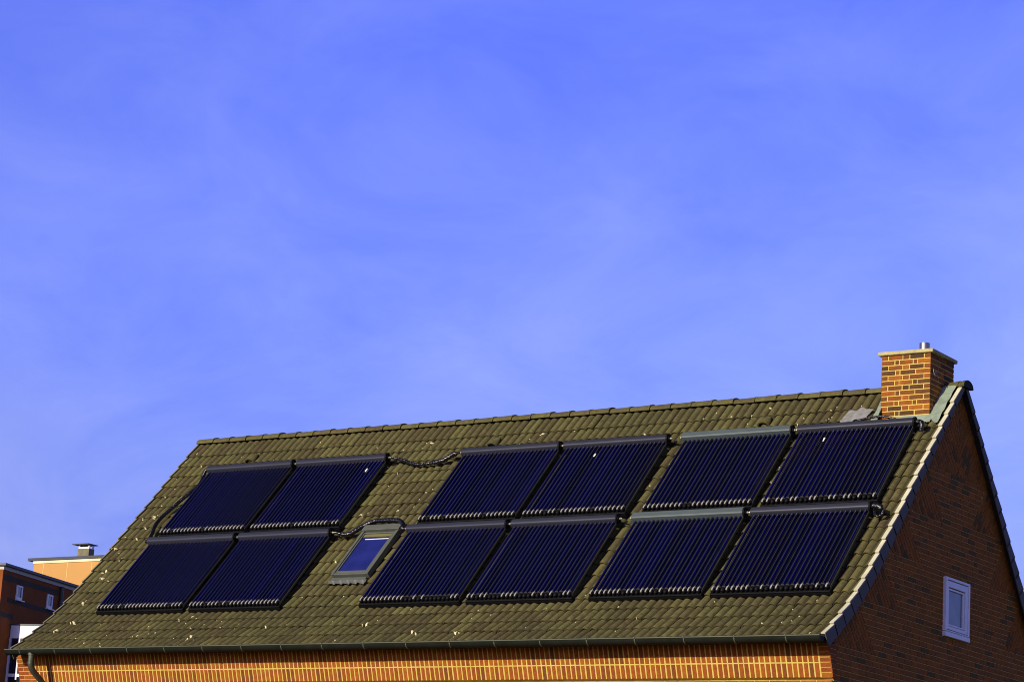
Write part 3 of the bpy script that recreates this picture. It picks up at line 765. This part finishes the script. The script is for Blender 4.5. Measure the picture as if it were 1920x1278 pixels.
# taped pipe end at the last header of each row
mb=MB()
mb.tube([(HW+.005,0,.15),(HW+.05,0,.155),(HW+.10,-.005,.15),(HW+.14,-.02,.14),(HW+.17,-.05,.12)],[.045,.058,.050,.056,.03],12)
mb.tube([(HW+.03,-.03,.11),(HW+.06,-.12,.08),(HW+.12,-.15,.07),(HW+.17,-.11,.07),(HW+.18,-.05,.10)],[.022]*5,8)
o=bpy.data.objects.new('taped_pipe_end',lmesh(mb,'taped_pipe_end',M['hose'])); COL.objects.link(o); o.parent=cols[11]
mb=MB(); mb.tube([(HW+.005,0,.15),(HW+.06,0,.15),(HW+.10,-.02,.14),(HW+.115,-.08,.11),(HW+.09,-.12,.06)],[.035,.042,.044,.04,.035],12)
o=bpy.data.objects.new('taped_pipe_end',lmesh(mb,'taped_pipe_end',M['hose'])); COL.objects.link(o); o.parent=cols[5]

# ------------------------------------------------------------------ hoses
def smooth_path(pts,step=.02):
    P=[Vector(p) for p in pts]; out=[]
    for i in range(len(P)-1):
        p0=P[max(i-1,0)];p1=P[i];p2=P[i+1];p3=P[min(i+2,len(P)-1)]
        n=max(2,int((p2-p1).length/step))
        for k in range(n):
            t=k/n; out.append(.5*((2*p1)+(p2-p0)*t+(2*p0-5*p1+4*p2-p3)*t*t+(3*p1-p0-3*p2+p3)*t**3))
    out.append(P[-1]); return out
def hose(name,rv,r,label,cat,rfun=None,bare=0):
    pts=smooth_path([RP(*q) for q in rv])
    rs=[]
    for i,p in enumerate(pts):
        f=i/(len(pts)-1)
        q=(rfun(f) if rfun else r)*(1+.10*math.sin(i*2.1)+rng.uniform(-.06,.06)); rs.append(q)
    mb=MB(); mb.tube(pts,rs,12)
    o=mb.build(name,[M['hose']],None,loc=RP(*rv[0])); tag(o,label,cat,'insulated hoses linking collector headers'); return o
hose('insulated_hose',[(-14.76,1.0,.15),(-14.83,1.02,.14),(-14.845,1.12,.09),(-14.815,1.25,.075),(-14.805,1.41,.07),(-14.866,1.604,.07),(-14.95,1.836,.07),(-15.02,2.086,.07),(-15.085,2.334,.07),(-15.065,2.56,.075),(-14.97,2.80,.08),(-14.895,3.02,.10),(-14.86,3.12,.14),(-14.79,3.13,.15)],.034,
     'long black wrapped hose hanging down the left roof edge between two headers','hose')
hose('insulated_hose',[(-10.57,1.01,.15),(-10.50,.99,.13),(-10.38,1.0,.10),(-10.20,1.055,.08),(-10.04,1.118,.065),(-9.837,1.15,.06),(-9.598,1.138,.06),(-9.40,1.10,.07),(-9.28,1.03,.09),(-9.16,.99,.12),(-8.99,1.005,.15)],.03,
     'sagging black hose bridging the gap between the two upper collector groups','hose',lambda f:(.020 if f<.1 or f>.92 else .028 if f<.62 else .044))
hose('insulated_hose',[(-10.60,3.128,.15),(-10.52,3.11,.13),(-10.40,3.115,.09),(-10.30,3.10,.075),(-10.24,3.05,.07),(-10.178,2.968,.07),(-10.105,2.87,.07),(-10.0,2.82,.08),(-9.86,2.80,.10),(-9.655,2.82,.12),(-9.457,2.84,.13),(-9.31,2.87,.13),(-9.20,2.95,.12),(-9.15,3.04,.12),(-9.11,3.10,.14),(-9.01,3.128,.15)],.038,
     'black wrapped hose arching over the top of the skylight','hose',lambda f:(.02 if f<.1 or f>.96 else .042))
hose('pipe_lagging',[(-1.62,.93,.10),(-1.4,.90,.17),(-1.1,.895,.215),(-.9,.905,.21),(-.72,.925,.16)],.02,
     'thin black lagged pipe lying behind the header under the brick chimney','pipe')

# ------------------------------------------------------------------ background buildings
BF=Vector((-.26,.9656,0)).normalized(); BN=Vector((BF.y,-BF.x,0))          # along the shaded facade, outward normal
BC=Vector((-79.155,57.371,0))
def zz(z): return (-8.907+2*(z+8.907))+ZO
def BP(s,n,z): return Vector((BC.x,BC.y,0))+BF*(2*s)+BN*n+Vector((0,0,zz(z)))
def bbox(mb,s0,s1,n0,n1,z0,z1,mati=0):
    c=(BP(s0,n0,z0)+BP(s1,n1,z1))/2
    mb.obox(c,BF,BN,Vector((0,0,1)),(s1-s0),(n1-n0)/2,(z1-z0),mati)
ZG=-8.907-(ZO-8.907)/2      # ground level in this building's own scale
bb=empty('brick_building',BC+BF*5-BN*4); tag(bb,'dark brick block with small white windows and flat roof, far left','building')
mb=MB(); bbox(mb,0,9,-9,0,ZG,-.16); mb.build('wall',M['far_brick'],bb)
mb=MB(); bbox(mb,-.02,9.02,-9.04,.05,-.31,-.215,0); bbox(mb,-.10,9.1,-9.2,.22,-.213,-.150,1)
mb.build('roof_edge',[M['far_fascia'],M['far_roof']],bb)
mb=MB()
for (s0,s1,z0,z1) in((.01,2.95,-.56,-.42),(.35,9,-1.10,-.985),(.01,.72,-1.50,-1.38)): bbox(mb,s0,s1,-.05,.012,z0,z1)
mb.build('brick_band',M['far_band'],bb)
for s0 in(.74,2.36):
    mb=MB(); 
    for (a,b,c,d) in((0,.05,-.97,-.60),(.25,.30,-.97,-.60),(.05,.25,-.645,-.60),(.05,.25,-.97,-.90)): bbox(mb,s0+a,s0+b,-.05,.06,c,d)
    wf=mb.build('window',M['frame_white'],bb)
    mb=MB(); bbox(mb,s0+.05,s0+.25,-.04,.02,-.90,-.645); mb.build('pane',M['dark_pane'],wf)
    mb=MB(); bbox(mb,s0-.02,s0+.36,.0,.16,-1.0,-.972); mb.build('sill',M['frame_white'],wf)
mb=MB(); mb.tube([BP(3.04,.12,-.31),BP(3.04,.12,ZG)],.10,12); mb.build('downpipe',M['pipe'],bb)
# glazed bay standing out from the shaded facade
mb=MB(); bbox(mb,.70,3.0,.0,3.2,ZG,-1.64,0); bay=mb.build('bay',M['dark_pane'],bb)
mb=MB(); bbox(mb,.66,.70,.02,3.2,-1.99,-1.66); mb.build('spandrel_panel',M['white'],bay)
mb=MB(); bbox(mb,.64,3.0,.0,3.24,-1.655,-1.62); mb.build('roof_edge',M['far_roof'],bay)
mb=MB(); bbox(mb,.655,.70,.0,.10,-6,-1.995); bbox(mb,.655,.70,.55,.64,-3.05,-1.995); bbox(mb,.655,.70,1.6,1.7,-6,-1.995)
bbox(mb,.656,.70,.101,.549,-2.98,-2.90); bbox(mb,.656,.70,.641,1.599,-2.98,-2.90)
mb.build('window_frame',M['white'],bay)

k=1.8
def OP(x,y,z): return Vector((16.625+k*(x-16.625),-36.517+k*(y+36.517),-8.907+k*(z+8.907)+ZO))
def obx(mb,x0,x1,y0,y1,z0,z1,mati=0):
    a=OP(x0,y0,z0);b=OP(x1,y1,z1); mb.box(a,b,mati)
og=-8.907-(ZO-8.907)/k
ob=empty('apartment_tower',OP(-62,55,og)); tag(ob,'pale orange rendered tower block with cream roof band and rooftop chimney','building')
mb=MB(); obx(mb,-69.66,-54,50,62,og,7.14); mb.build('wall',M['orange_render'],ob)
mb=MB()
for x in(-69.03,-67.50,-65.96,-64.4,-62.9): obx(mb,x-.014,x+.014,49.99,50.05,og,7.13)
mb.build('panel_joint',M['render_joint'],ob)
mb=MB(); obx(mb,-69.70,-53.96,49.96,62.04,7.145,7.27,0); obx(mb,-70.0,-53.7,49.90,62.3,7.275,7.40,1); mb.build('roof_edge',[M['cream'],M['far_roof']],ob)
mb=MB(); obx(mb,-67.90,-67.2,51,51.36,7.40,7.95); ch2=mb.build('chimney',M['far_chimney'],ob)
mb=MB()
obx(mb,-67.86,-67.25,51.04,51.08,7.95,8.04,1)
for x in(-67.89,-67.27): 
    for y in(51.02,51.28): obx(mb,x,x+.06,y,y+.06,7.95,8.13,1)
a=[OP(-68.15,50.84,8.13),OP(-67.13,50.84,8.13),OP(-67.13,51.52,8.13),OP(-68.15,51.52,8.13)]
t=OP(-67.60,51.18,8.23); a2=[p+Vector((0,0,.07)) for p in a]
mb.add(a+a2+[t],[(3,2,1,0),(0,1,5,4),(1,2,6,5),(2,3,7,6),(3,0,4,7),(4,5,8),(5,6,8),(6,7,8),(7,4,8)],0)
mb.build('chimney_hood',[M['far_roof'],M['white']],ch2)

# ------------------------------------------------------------------ ground
mb=MB(); q=1500.
mb.add([(-q,-q,0),(q,-q,0),(q,q,0),(-q,q,0)],[(0,1,2,3)]); tag(mb.build('ground',M['ground']),kind='structure')

# ------------------------------------------------------------------ light
AZ=R(8.0); EL=R(18.8)
sd=Vector((-math.sin(AZ)*math.cos(EL),-math.cos(AZ)*math.cos(EL),math.sin(EL)))
sun=bpy.data.lights.new('sun','SUN'); sun.energy=5.0; sun.angle=R(.5); sun.color=(1.0,.88,.66)
so=bpy.data.objects.new('sun',sun); COL.objects.link(so); so.rotation_euler=sd.to_track_quat('Z','Y').to_euler(); so.location=(-20,-60,40)
w=bpy.data.worlds.new('World'); S.world=w; w.use_nodes=True; nt=w.node_tree; L=nt.links
bg=nt.nodes['Background']; bg.inputs['Strength'].default_value=.10
st=N(nt,'ShaderNodeTexSky',sky_type='NISHITA',sun_disc=False,sun_elevation=EL,sun_rotation=math.pi+AZ,air_density=1.0,dust_density=.6,ozone_density=3.0)
tc=N(nt,'ShaderNodeTexCoord'); sx=N(nt,'ShaderNodeSeparateXYZ'); L.new(tc.outputs['Generated'],sx.inputs[0])
tr=ramp(nt,[(0,(.20,.17,.32)),(.09,(.36,.30,.60)),(.17,(.435,.36,.72)),(.228,(.495,.405,.86)),(.354,(.46,.395,1.02)),(.50,(.18,.16,.36)),(1,(.06,.055,.11))])
L.new(sx.outputs['Z'],tr.inputs[0])
col=mixc(nt,1.0,st.outputs[0],tr.outputs[0],'MULTIPLY')
# thin high cirrus
mp=N(nt,'ShaderNodeMapping'); mp.inputs['Scale'].default_value=(2.6,3.2,5.5); mp.inputs['Rotation'].default_value=(.25,.18,.3)
L.new(tc.outputs['Generated'],mp.inputs[0])
n1=N(nt,'ShaderNodeTexNoise',i_Scale=3.6,i_Detail=12.,i_Roughness=.60,i_Distortion=.5); L.new(mp.outputs[0],n1.inputs['Vector'])
cr_=ramp(nt,[(.28,(2.0,2.13,2.43)),(.48,(2.56,2.54,2.5)),(.68,(3.15,2.92,2.52))]); L.new(n1.outputs['Fac'],cr_.inputs[0])
col=mixc(nt,1.0,col,cr_.outputs[0],'MULTIPLY')
L.new(col,bg.inputs['Color'])

# ------------------------------------------------------------------ camera
cam=bpy.data.cameras.new('camera'); co=bpy.data.objects.new('camera',cam); COL.objects.link(co)
r=Vector((0.8289340325681805,0.5561957517664677,0.059284528902474716)); u=Vector((0.0794219827440586,-0.22195300723111386,0.971817375455938)); f=Vector((-0.5536790751936153,0.8008640011250343,0.22815857072383686))
mw=Matrix((r,u,-f)).transposed().to_4x4(); mw.translation=Vector((16.625139,-36.516887,-8.907374+ZO)); co.matrix_world=mw
cam.sensor_width=36; cam.lens=4817.45/1920*36; cam.clip_start=.1; cam.clip_end=5000
S.camera=co
S.cycles.filter_width=1.0
S.view_settings.view_transform='Standard'; S.view_settings.look='None'; S.view_settings.exposure=0; S.view_settings.gamma=1
